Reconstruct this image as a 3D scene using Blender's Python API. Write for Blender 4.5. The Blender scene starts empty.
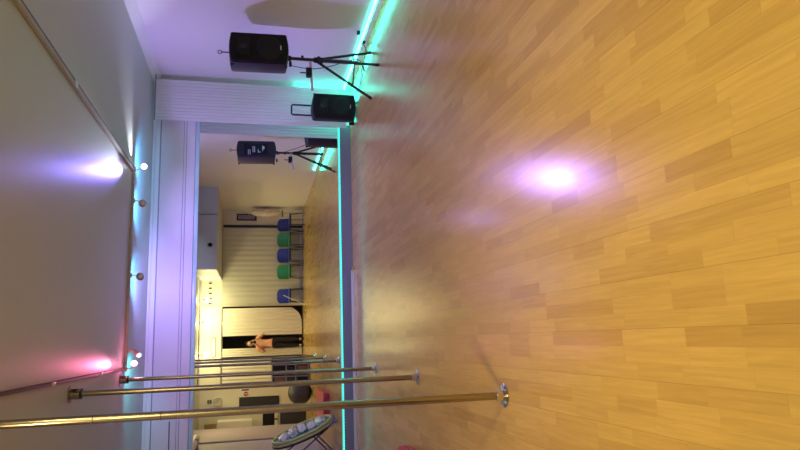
import bpy, bmesh, math, random
from mathutils import Vector, Matrix
random.seed(7)
PI = math.pi
sc = bpy.context.scene
C = sc.collection

# ------------------------------------------------------------------ camera
F_PX, YAW, PITCH, ROLL = 624.8, .1825, .2319, .0085
CAM_H = 1.48
cam = bpy.data.cameras.new('camera')
cam.sensor_fit = 'HORIZONTAL'; cam.sensor_width = 36.0
cam.lens = F_PX / 800 * 36.0
cam.clip_start = .002; cam.clip_end = 100
cob = bpy.data.objects.new('camera', cam); C.objects.link(cob)
cy, sy = math.cos(YAW), math.sin(YAW); cp, sp = math.cos(PITCH), math.sin(PITCH); cr, sr = math.cos(ROLL), math.sin(ROLL)
fwd = Vector((sy*cp, cy*cp, -sp))
r0 = Vector((cy, -sy, 0)); u0 = Vector((sy*sp, cy*sp, cp))
rr = r0*cr + u0*sr; uu = -r0*sr + u0*cr
# the phone was held upright and the picture stored lying down: image right = world down, image up = world right
X = -uu; Y = rr; Z = -fwd
M = Matrix(((X.x, Y.x, Z.x, 0), (X.y, Y.y, Z.y, 0), (X.z, Y.z, Z.z, CAM_H), (0, 0, 0, 1)))
cob.matrix_world = M
sc.camera = cob

# ------------------------------------------------------------------ world, exposure
w = bpy.data.worlds.new('world'); sc.world = w; w.use_nodes = True
w.node_tree.nodes['Background'].inputs[0].default_value = (.5, .5, .6, 1)
w.node_tree.nodes['Background'].inputs[1].default_value = .02
sc.view_settings.view_transform = 'Standard'; sc.view_settings.look = 'None'
sc.view_settings.gamma = 1; sc.view_settings.use_curve_mapping = False
sc.view_settings.exposure = 0.0
sc.cycles.sample_clamp_indirect = 8.0
sc.cycles.max_bounces = 10; sc.cycles.diffuse_bounces = 5; sc.cycles.glossy_bounces = 6

# light recipe: (energy, colour) of the room's lamps and of the added lights
WARM_DOWN = (33, (1.0, .68, .27))       # added ceiling lights, out of view, that warm the near floor
WARM_SPOT = (78, (1.0, .86, .38))       # lamps over the curtained doorway
LILAC = (78, (.40, .29, 1.0))           # lilac bulb on the long track
LILAC_UP = (120, (.80, .84, 1.0))
BLUE_UP = (52, (.10, .45, 1.0))  # added blue fill for the ceiling by the mirror
PINK = (26, (1.0, .18, .38))
CYAN = (28, (.12, .70, .9))
LED_STRENGTH = 1.0

# ------------------------------------------------------------------ materials
def mat(name, col, rough=.6, metal=0.0, bump=0.0, bscale=60, var=0.0, emit=None, estr=0, spec=.5, coat=0, trans=0, sheen=0):
    m = bpy.data.materials.new(name); m.use_nodes = True
    nt = m.node_tree; b = nt.nodes['Principled BSDF']
    b.inputs['Roughness'].default_value = rough; b.inputs['Metallic'].default_value = metal
    b.inputs['Specular IOR Level'].default_value = spec
    b.inputs['Coat Weight'].default_value = coat
    b.inputs['Transmission Weight'].default_value = trans
    b.inputs['Sheen Weight'].default_value = sheen
    tc = nt.nodes.new('ShaderNodeTexCoord')
    n = nt.nodes.new('ShaderNodeTexNoise'); n.inputs['Scale'].default_value = bscale; n.inputs['Detail'].default_value = 3
    nt.links.new(tc.outputs['Object'], n.inputs['Vector'])
    mx = nt.nodes.new('ShaderNodeMix'); mx.data_type = 'RGBA'
    k = 1 - (var or .03)
    mx.inputs[6].default_value = (*[c*k for c in col], 1); mx.inputs[7].default_value = (*[min(1, c*(2-k)) for c in col], 1)
    nt.links.new(n.outputs['Fac'], mx.inputs[0]); nt.links.new(mx.outputs[2], b.inputs['Base Color'])
    if bump:
        bp = nt.nodes.new('ShaderNodeBump'); bp.inputs['Strength'].default_value = bump; bp.inputs['Distance'].default_value = .01
        nt.links.new(n.outputs['Fac'], bp.inputs['Height']); nt.links.new(bp.outputs['Normal'], b.inputs['Normal'])
    if emit:
        b.inputs['Emission Color'].default_value = (*emit, 1); b.inputs['Emission Strength'].default_value = estr
    return m

M_wall = mat('white_wall_paint', (.80, .79, .78), .55, bump=.05, bscale=90)
M_wallw = mat('cream_wall_paint', (.80, .76, .64), .6, bump=.05, bscale=90)
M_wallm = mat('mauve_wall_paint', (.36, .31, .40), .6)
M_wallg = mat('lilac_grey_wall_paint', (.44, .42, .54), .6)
M_ceil = mat('ceiling_paint', (.51, .54, .50), .42, bump=.03, bscale=40)
M_trim = mat('white_trim_paint', (.82, .82, .84), .4)
M_line = mat('dark_gap', (.10, .09, .14), .7)
M_panel = mat('pale_panel', (.74, .72, .78), .45)
M_duct = mat('duct_grey_lit_blue', (.52, .56, .72), .5)  # blue of the coloured lamps is put into this grey
M_slot = mat('slot_grey', (.30, .28, .40), .6)
M_glassedge = mat('greenish_frame', (.45, .72, .72), .3)
M_skirt = mat('grey_skirting', (.20, .23, .30), .45)
M_alu = mat('brushed_aluminium', (.60, .64, .68), .28, metal=.55)
M_chrome = mat('chrome', (.80, .80, .84), .10, metal=1)
M_brass = mat('worn_brass_steel', (.40, .36, .30), .24, metal=1, bump=.04, bscale=30, var=.12)
M_black = mat('black_plastic', (.009, .009, .012), .5, spec=.25)
M_blackm = mat('black_painted_metal', (.010, .010, .012), .4)
M_grille = mat('black_grille', (.008, .007, .012), .6, bump=.5, bscale=400, spec=.2)
M_side = mat('charcoal_cabinet', (.022, .018, .030), .5, spec=.35)
M_white = mat('white_plastic', (.82, .80, .76), .4)
M_mark = mat('pale_marking', (.62, .62, .66), .4)
M_red = mat('red_vinyl', (.62, .045, .07), .45, bump=.1, bscale=50)
M_pink = mat('pink_painted_wood', (.60, .30, .42), .5)
M_blue = mat('blue_plastic', (.020, .045, .36), .35)
M_green = mat('green_plastic', (.025, .26, .13), .35)
M_bluef = mat('blue_metal', (.10, .14, .42), .4)
M_lime = mat('lime_trim', (.62, .70, .26), .5, var=.2, bscale=20)
M_teal = mat('teal_mesh', (.14, .42, .34), .6, var=.3, bscale=30)
M_crink = mat('crinkled_plastic', (.74, .92, .80), .18, bump=1.0, bscale=25, var=.2)
M_ball = mat('charcoal_rubber', (.05, .05, .055), .5)
M_brown = mat('brown_board', (.16, .085, .05), .6, var=.2)
M_card = mat('cardboard', (.34, .25, .14), .8, var=.1)
M_grey = mat('grey_laminate', (.34, .34, .40), .5)
M_dark = mat('dark_board', (.028, .030, .036), .5)
M_skin = mat('skin', (.62, .36, .25), .5)
M_peach = mat('peach_cotton', (.78, .40, .27), .8, bump=.2, bscale=40, var=.08)
M_trous = mat('black_trousers', (.012, .012, .016), .8)
M_hair = mat('dark_hair', (.03, .018, .012), .5, bump=.5, bscale=120)
M_shoe = mat('black_shoe', (.015, .015, .015), .5)
M_phone = mat('black_phone_glass', (.01, .01, .012), .12)
M_eye = mat('dark_eye', (.02, .015, .01), .2)
M_lip = mat('lip', (.45, .13, .11), .5)
M_clock = mat('clock_face', (.62, .60, .56), .5)
M_signr = mat('sign_red', (.55, .03, .03), .5)
M_wrap = mat('clear_wrap', (.72, .62, .55), .10, bump=1.0, bscale=22, var=.3)
M_win = mat('window_glass_dark', (.07, .08, .09), .1)
M_metalhead = mat('white_lamp_metal', (.68, .66, .70), .35, metal=.3)
M_track = mat('track_enamel', (.40, .37, .36), .45)
M_coralhead = mat('coral_lamp_metal', (.80, .30, .26), .35, metal=.2)
M_darktrack = mat('track_dark_side', (.05, .035, .035), .5)
def emitter(name, col, s):
    m = bpy.data.materials.new(name); m.use_nodes = True; b = m.node_tree.nodes['Principled BSDF']
    b.inputs['Base Color'].default_value = (*col, 1)
    b.inputs['Emission Color'].default_value = (*col, 1); b.inputs['Emission Strength'].default_value = s
    return m
M_led = emitter('teal_led', (.03, .80, .62), LED_STRENGTH*.75)
M_ledcore = emitter('teal_led_beads', (.10, 1.0, .84), LED_STRENGTH*2.2)
M_ledwall = emitter('teal_led_bright', (.05, 1.0, .78), 16)
M_bulb_l = emitter('lilac_bulb', (.93, .92, 1.0), 14)
M_bulb_p = emitter('pink_bulb', (1.0, .72, .84), 9)
M_bulb_c = emitter('cyan_bulb', (.35, .85, 1.0), 1.6)
M_bulb_w = emitter('warm_bulb', (1.0, .90, .60), 10)
M_bulb_dim = mat('frosted_bulb', (.6, .6, .66), .3)
M_ceilpanel = emitter('warm_diffuser', (1.0, .75, .45), 1.5)

def mirror_mat():
    m = bpy.data.materials.new('silvered_mirror'); m.use_nodes = True; b = m.node_tree.nodes['Principled BSDF']
    b.inputs['Base Color'].default_value = (.90, .92, .91, 1); b.inputs['Metallic'].default_value = 1; b.inputs['Roughness'].default_value = 0
    return m
M_mirror = mirror_mat()

def cloth_mat(name, col, trans=.25):
    m = mat(name, col, .85, bump=.1, bscale=200)
    nt = m.node_tree; b = nt.nodes['Principled BSDF']; out = nt.nodes['Material Output']
    t = nt.nodes.new('ShaderNodeBsdfTranslucent'); t.inputs[0].default_value = (*col, 1)
    mx = nt.nodes.new('ShaderNodeMixShader'); mx.inputs[0].default_value = trans
    nt.links.new(b.outputs[0], mx.inputs[1]); nt.links.new(t.outputs[0], mx.inputs[2]); nt.links.new(mx.outputs[0], out.inputs[0])
    return m
M_curt = cloth_mat('white_curtain', (.84, .84, .84), .4)
M_curtc = cloth_mat('cream_curtain', (.86, .82, .70), .15)
M_curtg = cloth_mat('greige_curtain', (.60, .60, .52), .1)

def floor_mat():
    m = bpy.data.materials.new('beech_laminate'); m.use_nodes = True
    nt = m.node_tree; N = nt.nodes.new; L = nt.links.new; b = nt.nodes['Principled BSDF']
    tc = N('ShaderNodeTexCoord'); sep = N('ShaderNodeSeparateXYZ'); L(tc.outputs['Object'], sep.inputs[0])
    def math_(op, a, bb=None):
        q = N('ShaderNodeMath'); q.operation = op
        for i, v in enumerate((a, bb)):
            if v is None: continue
            if isinstance(v, (int, float)): q.inputs[i].default_value = v
            else: L(v, q.inputs[i])
        return q.outputs[0]
    W, LN = .0655, .40
    row = math_('FLOOR', math_('DIVIDE', sep.outputs['X'], W))
    def rnd(v, k):
        wn = N('ShaderNodeTexWhiteNoise'); wn.noise_dimensions = '1D'
        L(math_('ADD', v, k), wn.inputs['W']); return wn.outputs['Value']
    shift = math_('MULTIPLY', rnd(row, .37), 3.1)
    # length varies gently along the row
    yy = math_('ADD', math_('DIVIDE', sep.outputs['Y'], LN), shift)
    wob = math_('MULTIPLY', math_('SINE', math_('MULTIPLY', yy, 1.7)), .32)
    yy = math_('ADD', yy, wob)
    cell = math_('FLOOR', yy)
    cid = N('ShaderNodeCombineXYZ'); L(row, cid.inputs[0]); L(cell, cid.inputs[1])
    wn = N('ShaderNodeTexWhiteNoise'); wn.noise_dimensions = '2D'; L(cid.outputs[0], wn.inputs['Vector'])
    ramp = N('ShaderNodeValToRGB'); L(wn.outputs['Value'], ramp.inputs[0])
    e = ramp.color_ramp.elements
    e[0].position = 0; e[0].color = (.45, .29, .095, 1); e[1].position = 1; e[1].color = (.58, .40, .135, 1)
    for p, c in ((.12, (.495, .33, .11, 1)), (.4, (.53, .36, .118, 1)), (.75, (.56, .385, .127, 1))):
        q = e.new(p); q.color = c
    # grain
    mp = N('ShaderNodeMapping'); mp.inputs['Scale'].default_value = (70, 3.5, 1); L(tc.outputs['Object'], mp.inputs[0])
    off = N('ShaderNodeVectorMath'); off.operation = 'ADD'; L(mp.outputs[0], off.inputs[0])
    sc_ = N('ShaderNodeVectorMath'); sc_.operation = 'SCALE'; sc_.inputs['Scale'].default_value = 13; L(wn.outputs['Color'], sc_.inputs[0]); L(sc_.outputs[0], off.inputs[1])
    g = N('ShaderNodeTexNoise'); g.inputs['Scale'].default_value = 1; g.inputs['Detail'].default_value = 5; g.inputs['Distortion'].default_value = .6; L(off.outputs[0], g.inputs['Vector'])
    gr = N('ShaderNodeMapRange'); gr.inputs[1].default_value = .3; gr.inputs[2].default_value = .7; gr.inputs[3].default_value = .90; gr.inputs[4].default_value = 1.07; L(g.outputs['Fac'], gr.inputs[0])
    # joints
    fx = math_('FRACT', math_('DIVIDE', sep.outputs['X'], W)); fy = math_('FRACT', yy)
    j1 = math_('LESS_THAN', fx, .018); j2 = math_('LESS_THAN', fy, .006)
    pl = math_('LESS_THAN', math_('FRACT', math_('DIVIDE', sep.outputs['X'], W*3)), .012)
    j = math_('MAXIMUM', math_('MULTIPLY', math_('MAXIMUM', j1, j2), .10), math_('MULTIPLY', pl, .30))
    k = math_('MULTIPLY', gr.outputs[0], math_('SUBTRACT', 1, j))
    v = N('ShaderNodeVectorMath'); v.operation = 'SCALE'; L(ramp.outputs[0], v.inputs[0]); L(k, v.inputs['Scale'])
    L(v.outputs[0], b.inputs['Base Color'])
    # smears in the finish
    n2 = N('ShaderNodeTexNoise'); n2.inputs['Scale'].default_value = 2.2; n2.inputs['Detail'].default_value = 6; L(tc.outputs['Object'], n2.inputs['Vector'])
    rr_ = N('ShaderNodeMapRange'); rr_.inputs[3].default_value = .16; rr_.inputs[4].default_value = .26; L(n2.outputs['Fac'], rr_.inputs[0])
    L(rr_.outputs[0], b.inputs['Roughness'])
    b.inputs['Specular IOR Level'].default_value = .5
    bp = N('ShaderNodeBump'); bp.inputs['Strength'].default_value = .04; bp.inputs['Distance'].default_value = .002
    L(g.outputs['Fac'], bp.inputs['Height']); L(bp.outputs[0], b.inputs['Normal'])
    return m
M_floor = floor_mat()

# ------------------------------------------------------------------ mesh helpers
def nb(): return bmesh.new()
def box(bm, x0, x1, y0, y1, z0, z1, bev=0, R=None, T=None):
    v = [bm.verts.new(p) for p in ((x0,y0,z0),(x1,y0,z0),(x1,y1,z0),(x0,y1,z0),(x0,y0,z1),(x1,y0,z1),(x1,y1,z1),(x0,y1,z1))]
    fs = [bm.faces.new([v[i] for i in q]) for q in ((0,3,2,1),(4,5,6,7),(0,1,5,4),(1,2,6,5),(2,3,7,6),(3,0,4,7))]
    if bev:
        es = list({e for f in fs for e in f.edges})
        r = bmesh.ops.bevel(bm, geom=es, offset=bev, segments=2, affect='EDGES', profile=.6)
        vs = list({q for f in r['faces'] for q in f.verts} | {q for q in v if q.is_valid})
    else: vs = v
    if R is not None: bmesh.ops.transform(bm, matrix=R, verts=vs)
    return vs
def basis(d):
    d = Vector(d).normalized()
    a = Vector((0,0,1)) if abs(d.z) < .9 else Vector((1,0,0))
    x = d.cross(a).normalized(); return x, d.cross(x).normalized()
def tube(bm, pts, r, seg=12, cap=True, closed=False):
    pts = [Vector(p) for p in pts]; rs = r if isinstance(r, (list, tuple)) else [r]*len(pts)
    rings = []; px = None
    for i, p in enumerate(pts):
        a = pts[i-1] if (i > 0 or closed) else p; b = pts[(i+1) % len(pts)] if (i < len(pts)-1 or closed) else p
        d = (b - a).normalized()
        if px is None: x, y = basis(d)
        else:
            x = (px - d*px.dot(d)).normalized(); y = d.cross(x)
        px = x
        rings.append([bm.verts.new(p + (x*math.cos(2*PI*k/seg) + y*math.sin(2*PI*k/seg))*rs[i]) for k in range(seg)])
    n = len(rings)
    for i in range(n if closed else n-1):
        A, B = rings[i], rings[(i+1) % n]
        for k in range(seg): bm.faces.new((A[k], A[(k+1) % seg], B[(k+1) % seg], B[k]))
    if cap and not closed:
        bm.faces.new(rings[0][::-1]); bm.faces.new(rings[-1])
def lathe(bm, prof, c=(0,0,0), axis=(0,0,1), seg=28):
    c = Vector(c); d = Vector(axis).normalized(); x, y = basis(d)
    rings = []
    for r, h in prof:
        if r < 1e-6: rings.append([bm.verts.new(c + d*h)])
        else: rings.append([bm.verts.new(c + d*h + (x*math.cos(2*PI*k/seg) + y*math.sin(2*PI*k/seg))*r) for k in range(seg)])
    for A, B in zip(rings, rings[1:]):
        for k in range(seg):
            a0, a1 = A[k % len(A)], A[(k+1) % len(A)]; b0, b1 = B[k % len(B)], B[(k+1) % len(B)]
            q = [a0, a1, b1, b0]; u = []
            for t in q:
                if t not in u: u.append(t)
            if len(u) > 2: bm.faces.new(u)
def sphere(bm, c, r, seg=20, s=(1,1,1)):
    mtx = Matrix.Translation(c) @ Matrix.Diagonal((*[r*k for k in s], 1))
    bmesh.ops.create_uvsphere(bm, u_segments=seg, v_segments=seg//2+2, radius=1, matrix=mtx)
def prism(bm, poly, z0, z1, R=None):
    a = [bm.verts.new((x, y, z0)) for x, y in poly]; b = [bm.verts.new((x, y, z1)) for x, y in poly]
    bm.faces.new(a[::-1]); bm.faces.new(b)
    n = len(poly)
    for i in range(n): bm.faces.new((a[i], a[(i+1) % n], b[(i+1) % n], b[i]))
    if R is not None: bmesh.ops.transform(bm, matrix=R, verts=a+b)
def obj(name, bm, m, parent=None, smooth=True, sharp=35):
    bmesh.ops.recalc_face_normals(bm, faces=bm.faces)
    me = bpy.data.meshes.new(name)
    bm.to_mesh(me); bm.free()
    o = bpy.data.objects.new(name, me); C.objects.link(o)
    if m: me.materials.append(m)
    if smooth:
        for p in me.polygons: p.use_smooth = True
        me.set_sharp_from_angle(angle=math.radians(sharp))
    if parent: o.parent = parent
    return o
def thing(name, label, cat, loc=(0,0,0), rz=0, group=None):
    o = bpy.data.objects.new(name, None); C.objects.link(o); o.location = loc; o.rotation_euler = (0,0,rz)
    o.empty_display_size = .1
    o['label'] = label; o['category'] = cat
    if group: o['group'] = group
    return o
def tag(o, label, cat, group=None, kind=None):
    o['label'] = label; o['category'] = cat
    if group: o['group'] = group
    if kind: o['kind'] = kind
    return o
def struct(name, bm, m, parent=None, label=None):
    o = obj(name, bm, m, parent, smooth=False)
    o['kind'] = 'structure'
    if label: o['label'] = label
    return o
def rbox(bm, w, d, h, r, z=0, seg=4):          # upright block with rounded vertical corners, centred in x,y
    pts = []
    for cx_, cy_, a0 in ((w/2-r, d/2-r, 0), (-w/2+r, d/2-r, 90), (-w/2+r, -d/2+r, 180), (w/2-r, -d/2+r, 270)):
        for k in range(seg+1):
            a = math.radians(a0 + 90*k/seg); pts.append((cx_ + r*math.cos(a), cy_ + r*math.sin(a)))
    prism(bm, pts, z, z+h)
def copy_tree(o, parent=None):
    c = o.copy(); C.objects.link(c)
    if parent: c.parent = parent
    for ch in list(o.children): copy_tree(ch, c)
    return c
def light(name, kind, loc, e, col, radius=.03, aim=None, angle=None, blend=.5, parent=None, size=None):
    l = bpy.data.lights.new(name, kind); l.energy = e; l.color = col
    if kind == 'AREA': l.shape = 'DISK'; l.size = size
    else: l.shadow_soft_size = radius
    if kind == 'SPOT': l.spot_size = math.radians(angle); l.spot_blend = blend
    o = bpy.data.objects.new(name, l); C.objects.link(o); o.location = loc
    if aim is not None:
        o.rotation_euler = (Vector(aim) - Vector(loc)).to_track_quat('-Z', 'Y').to_euler()
    return o

# ------------------------------------------------------------------ the room
D, XR, XL, YB, H, XL2, YC = 9.33, 3.90, -2.12, -.36, 2.90, -3.3, 1.78
bm = nb(); box(bm, XL2, XR, YB, D, -.06, 0); floor = struct('floor', bm, M_floor, label='beech strip laminate floor, glossy')
bm = nb(); box(bm, XL2, XR, YB, D, H, H+.06); struct('ceiling', bm, M_ceil)
bm = nb(); box(bm, XR, XR+.08, YB-.08, D+.08, -.06, H+.06); struct('wall_right', bm, M_wall)
bm = nb(); box(bm, XL2-.08, XR+.0, D, D+.08, -.06, H+.06); struct('wall_front', bm, M_wall)
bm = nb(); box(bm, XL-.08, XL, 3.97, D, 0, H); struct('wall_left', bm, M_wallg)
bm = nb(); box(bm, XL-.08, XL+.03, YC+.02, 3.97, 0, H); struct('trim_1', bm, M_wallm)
bm = nb(); box(bm, XL2-.08, XL2, YB-.08, YC+.08, -.06, H+.06); box(bm, XL2, XL-.08, YC, YC+.08, 0, H); struct('wall_recess', bm, M_wallw)
# back wall: curtained doorway between x=-1.14 and x=1.02
bm = nb()
box(bm, XL2, -1.16, YB-.08, YB, -.06, H+.06); box(bm, 1.04, XR, YB-.08, YB, -.06, H+.06)
box(bm, -1.16, 1.04, YB-.08, YB, 2.30, H+.06)
struct('wall_back', bm, M_wallw)
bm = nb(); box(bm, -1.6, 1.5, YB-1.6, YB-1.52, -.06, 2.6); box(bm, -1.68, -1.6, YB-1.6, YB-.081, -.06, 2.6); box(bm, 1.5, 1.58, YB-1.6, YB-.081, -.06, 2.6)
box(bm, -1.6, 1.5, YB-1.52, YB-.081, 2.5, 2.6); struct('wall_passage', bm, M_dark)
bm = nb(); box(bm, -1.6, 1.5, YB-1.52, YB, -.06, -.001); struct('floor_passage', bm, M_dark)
# lintel above the doorway curtains
bm = nb(); box(bm, -1.16, 1.04, YB, YB+.10, 2.33, H, .004); struct('trim_2', bm, M_wallw)
# dropped box under the ceiling in the rear right corner
bx = thing('bulkhead_box', 'boxed duct, coloured grey-blue as lit, hung under the ceiling in the corner, seen in the mirror', 'duct')
YD = 18.66-16.04
bm = nb(); box(bm, 1.80, 3.18, YB, YD, 2.335, H); obj('casing', bm, M_duct, bx, smooth=False)
bm = nb(); box(bm, 3.20, XR, YB, YD, 2.335, H); obj('casing', bm, M_duct, bx, smooth=False)
bm = nb(); lathe(bm, [(0,0),(.05,0),(.058,.006),(.058,.0),(.05,-.002)], (2.42, YD+.0, 2.50), (0,1,0)); obj('outlet', bm, M_slot, bx)
# corner coving and mouldings
bm = nb()
prism(bm, [(0,0),(-.10,0),(-.085,-.012),(-.015,-.085),(0,-.10)], 0, D-YD-.12, Matrix.Translation((XR, YD, H)) @ Matrix(((1,0,0,0),(0,0,1,0),(0,1,0,0),(0,0,0,1))))
struct('trim_3', bm, M_trim)
bm = nb(); box(bm, -2.12, 3.30, D-.022, D, 2.868, H, .003); box(bm, -2.12, 3.30, D-.030, D, 2.800, 2.850, .003); struct('trim_4', bm, M_trim)
# the panel boxing above the mirror, in three long boards with slots
bm = nb(); box(bm, -2.12, 3.30, D-.022, D, 2.472, 2.785, .002); struct('trim_5', bm, M_panel)
bm = nb(); box(bm, -2.12, 3.30, D-.022, D, 2.436, 2.466, .002); struct('trim_6', bm, M_panel)
bm = nb(); box(bm, -2.12, 3.30, D-.024, D, 2.312, 2.428, .002); struct('trim_7', bm, M_panel)
bm = nb(); box(bm, -2.12, 3.30, D-.014, D-.001, 2.30, 2.80); struct('trim_9', bm, M_slot)
bm = nb(); box(bm, -2.12, -1.02, D-.03, D-.023, 2.548, 2.562); struct('trim_10', bm, M_line)
# mirror wall
mr = thing('wall_mirror', 'long frameless mirror along the far wall, full width, lit by a teal strip below', 'mirror')
bm = nb(); box(bm, -2.11, 3.28, D-.006, D-.001, .20, 2.25); obj('mirror_glass', bm, M_mirror, mr, smooth=False)
bm = nb(); box(bm, -2.11, 3.30, D-.028, D-.001, 2.25, 2.302, .003); box(bm, 3.28, 3.30, D-.028, D-.001, .17, 2.25); obj('frame', bm, M_glassedge, mr)
bm = nb(); box(bm, -2.12, 3.30, D-.03, D, 0, .165, .003); o = struct('baseboard_front', bm, M_skirt)
bm = nb(); box(bm, XR-.015, XR, YD, 9.32, 0, .075, .003); struct('baseboard_right', bm, M_trim)
bm = nb(); box(bm, 1.2, 3.88, YB, YB+.012, 0, .07); struct('baseboard_back', bm, M_trim)

# LED strips: housing with a row of small lit beads
ls = thing('led_strip', 'teal glowing light strip of small beads along the bottom edge of the mirror', 'light strip', (0, D-.02, .168))
bm = nb(); box(bm, -2.10, 3.30, -.010, .012, 0, .020, .003); obj('tube', bm, M_led, ls)
bm = nb()
for k in range(130):
    x = -2.0 + k*.0405
    box(bm, x, x+.018, -.013, -.0095, .005, .015)
o = obj('beads', bm, M_ledcore, ls, smooth=False); o['kind'] = 'stuff'
bm = nb(); box(bm, XR-.022, XR-.002, 4.5, 9.22, .083, .104, .002); box(bm, 3.34, XR-.024, 9.20, 9.22, .085, .105, .003); box(bm, 3.83, 3.85, 9.24, 9.26, .11, .85, .003)  # upright length hidden by the curtain, added for the corner glow
tag(obj('led_strip', bm, M_ledwall), 'teal glowing light strip low along the white right wall, turning behind the corner curtain', 'light strip')

# silver rail lying along the skirting
rl = thing('floor_rail', 'silver aluminium rail lying on the floor along the mirror skirting', 'rail', (0, D-.16, 0))
bm = nb()
prof = [(-.05,0),(.05,0),(.045,.028),(.018,.034),(.012,.050),(-.014,.050),(-.020,.034),(-.05,.022)]
prism(bm, prof, -2.1, 1.0, Matrix(((0,0,1,0),(1,0,0,0),(0,1,0,0),(0,0,0,1))))
obj('channel', bm, M_alu, rl, sharp=20)
bm = nb(); box(bm, .97, 1.035, -.045, .05, .001, .045, .006); obj('end_cap', bm, M_chrome, rl)

# ------------------------------------------------------------------ lighting tracks
def track(name, label, pts, m, fittings, hw=.019):
    t = thing(name, label, 'lighting track')
    bm = nb()
    (x0, y0), (x1, y1) = pts
    if abs(x1-x0) < 1e-6: box(bm, x0-hw, x0+hw, y0, y1, H-.030, H-.001, .003)
    else: box(bm, x0, x1, y0-hw, y0+hw, H-.030, H-.001, .003)
    obj('rail', bm, m, t)
    bm = nb()
    if abs(x1-x0) < 1e-6: box(bm, x0+hw+.001, x0+hw+.008, y0, y1, H-.031, H-.001)
    else: box(bm, x0, x1, y0+hw+.001, y0+hw+.007, H-.012, H-.001)
    obj('gasket', bm, M_darktrack, t)
    for (x, y) in fittings:
        bm = nb(); box(bm, x-hw-.006, x+hw+.006, y-.035, y+.035, H-.038, H-.0305, .003); obj('clip', bm, M_metalhead, t)
    return t
track('lighting_track', 'long pale lighting track on the ceiling leading to the lilac lamp', ((2.09, 2.66), (2.09, 7.83)), M_track, [(2.09, 5.2)])
track('lighting_track', 'dark lighting track on the ceiling leading to the pink lamp', ((-.25, .45), (-.25, 7.83)), M_brown, [(-.25, 5.1), (-.25, 6.6)], .008)
track('lighting_track', 'cross track on the ceiling in front of the mirror, joining the two long tracks', ((-.22, 7.86), (2.06, 7.86)), M_track, [])
track('lighting_track', 'white lighting track above the curtained doorway, seen in the mirror', ((-1.1, .38), (1.72, .38)), M_metalhead, [])

def lamp(label, x, y, tip, aim, metal, bulb, scale=1.0, ring=False, group=None):
    """spot head hung from a track: plate, bent arm, can, bulb. tip = centre of the bulb"""
    t = thing('track_lamp', label, 'lamp', (x, y, H-.031))
    tip = Vector(tip) - Vector((x, y, H-.031)); a = (Vector(aim) - Vector((x, y, H-.031)) - tip).normalized()
    bm = nb(); lathe(bm, [(0,0),(.028,0),(.030,-.012),(.012,-.018),(0,-.018)]); obj('mount', bm, metal, t)
    back = tip - a*.085*scale
    bm = nb(); tube(bm, [(0,0,-.018), (0,0,-.05), back*.55 + Vector((0,0,-.03)), back], .006); obj('arm', bm, metal, t)
    bm = nb(); lathe(bm, [(0,-.075),(.014,-.075),(.026,-.06),(.030,-.02),(.036,.0),(.033,.0),(.026,-.02),(0,-.03)] if not ring else [(0,-.05),(.02,-.05),(.034,-.03),(.046,0),(.042,0),(.02,-.02),(0,-.02)], tip, a); obj('lamp_shade', bm, metal, t)
    if scale != 1:
        pass
    bm = nb(); sphere(bm, tip + a*.004, .027 if not ring else .030, 16, (1,1,1)); obj('bulb', bm, bulb, t)
    return t
lamp('lilac-white glaring lamp at the corner of the long pale track', 2.10, 7.84, (2.14, 7.83, 2.765), (2.0, 7.0, 2.60), M_metalhead, M_bulb_l)
lamp('pale unlit ring lamp next along the cross track from the lilac lamp', 1.72, 7.86, (1.68, 7.82, 2.765), (1.62, 7.2, 2.5), M_metalhead, M_bulb_dim, ring=True)
lamp('small chrome unlit lamp at the middle of the cross track', .82, 7.86, (.80, 7.80, 2.755), (.9, 7.2, 2.45), M_chrome, M_bulb_dim, ring=True)
lamp('coral lamp head with a cyan-white tip at the dark track end', -.04, 7.86, (-.10, 7.80, 2.735), (-.30, 7.68, 2.55), M_coralhead, M_bulb_c)
lamp('glowing pink bulb lamp beside the coral lamp head', -.25, 7.80, (-.19, 7.70, 2.765), (.05, 7.0, 2.66), M_coralhead, M_bulb_p)
lamp('warm lit lamp above the doorway, nearest the greige curtain, in the mirror', 1.22, .38, (1.20, .42, 2.76), (1.2, -.3, 2.5), M_metalhead, M_bulb_w)
lamp('warm lit lamp above the middle of the doorway, in the mirror', .60, .38, (.58, .34, 2.78), (.5, -.3, 2.5), M_metalhead, M_bulb_w)
lamp('warm lit lamp above the doorway nearest the poles, in the mirror', -.30, .38, (-.31, .34, 2.78), (-.35, -.3, 2.5), M_metalhead, M_bulb_w)

e, c = LILAC
light('lilac_lamp_light', 'SPOT', (2.14, 7.80, 2.71), e, c, .055, aim=(2.75, 7.65, 1.3), angle=165, blend=.25)
light('lilac_floor_light', 'SPOT', (2.14, 7.80, 2.71), 105, (.44, .22, 1.0), .08, aim=(1.5, 7.7, 0), angle=150, blend=.5)
light('lilac_mirror_light', 'SPOT', (2.13, 7.90, 2.74), 45, (.42, .32, 1.0), .05, aim=(2.08, 9.33, 2.14), angle=60, blend=1)
e, c = LILAC_UP
light('lilac_spot_light', 'SPOT', (2.04, 7.66, 2.76), e, c, .02, aim=(1.95, 5.2, 2.9), angle=22, blend=.9)
light('violet_spot_light', 'SPOT', (2.04, 7.66, 2.75), e*.8, (.26, .20, 1.0), .02, aim=(1.62, 5.9, 2.9), angle=34, blend=1)
light('lilac_track_light', 'SPOT', (2.16, 7.80, 2.80), e*.35, c, .02, aim=(2.50, 7.60, 2.90), angle=64, blend=.9)
e, c = PINK
light('pink_lamp_light', 'POINT', (-.19, 7.66, 2.73), e*.12, c, .045)
light('pink_spot_light', 'SPOT', (-.19, 7.62, 2.79), e, c, .02, aim=(-.14, 6.1, 2.9), angle=20, blend=.9)
light('pink_track_light', 'SPOT', (-.16, 7.70, 2.78), e*.15, c, .02, aim=(.6, 7.72, 2.94), angle=60, blend=.9)
e, c = BLUE_UP
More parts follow.
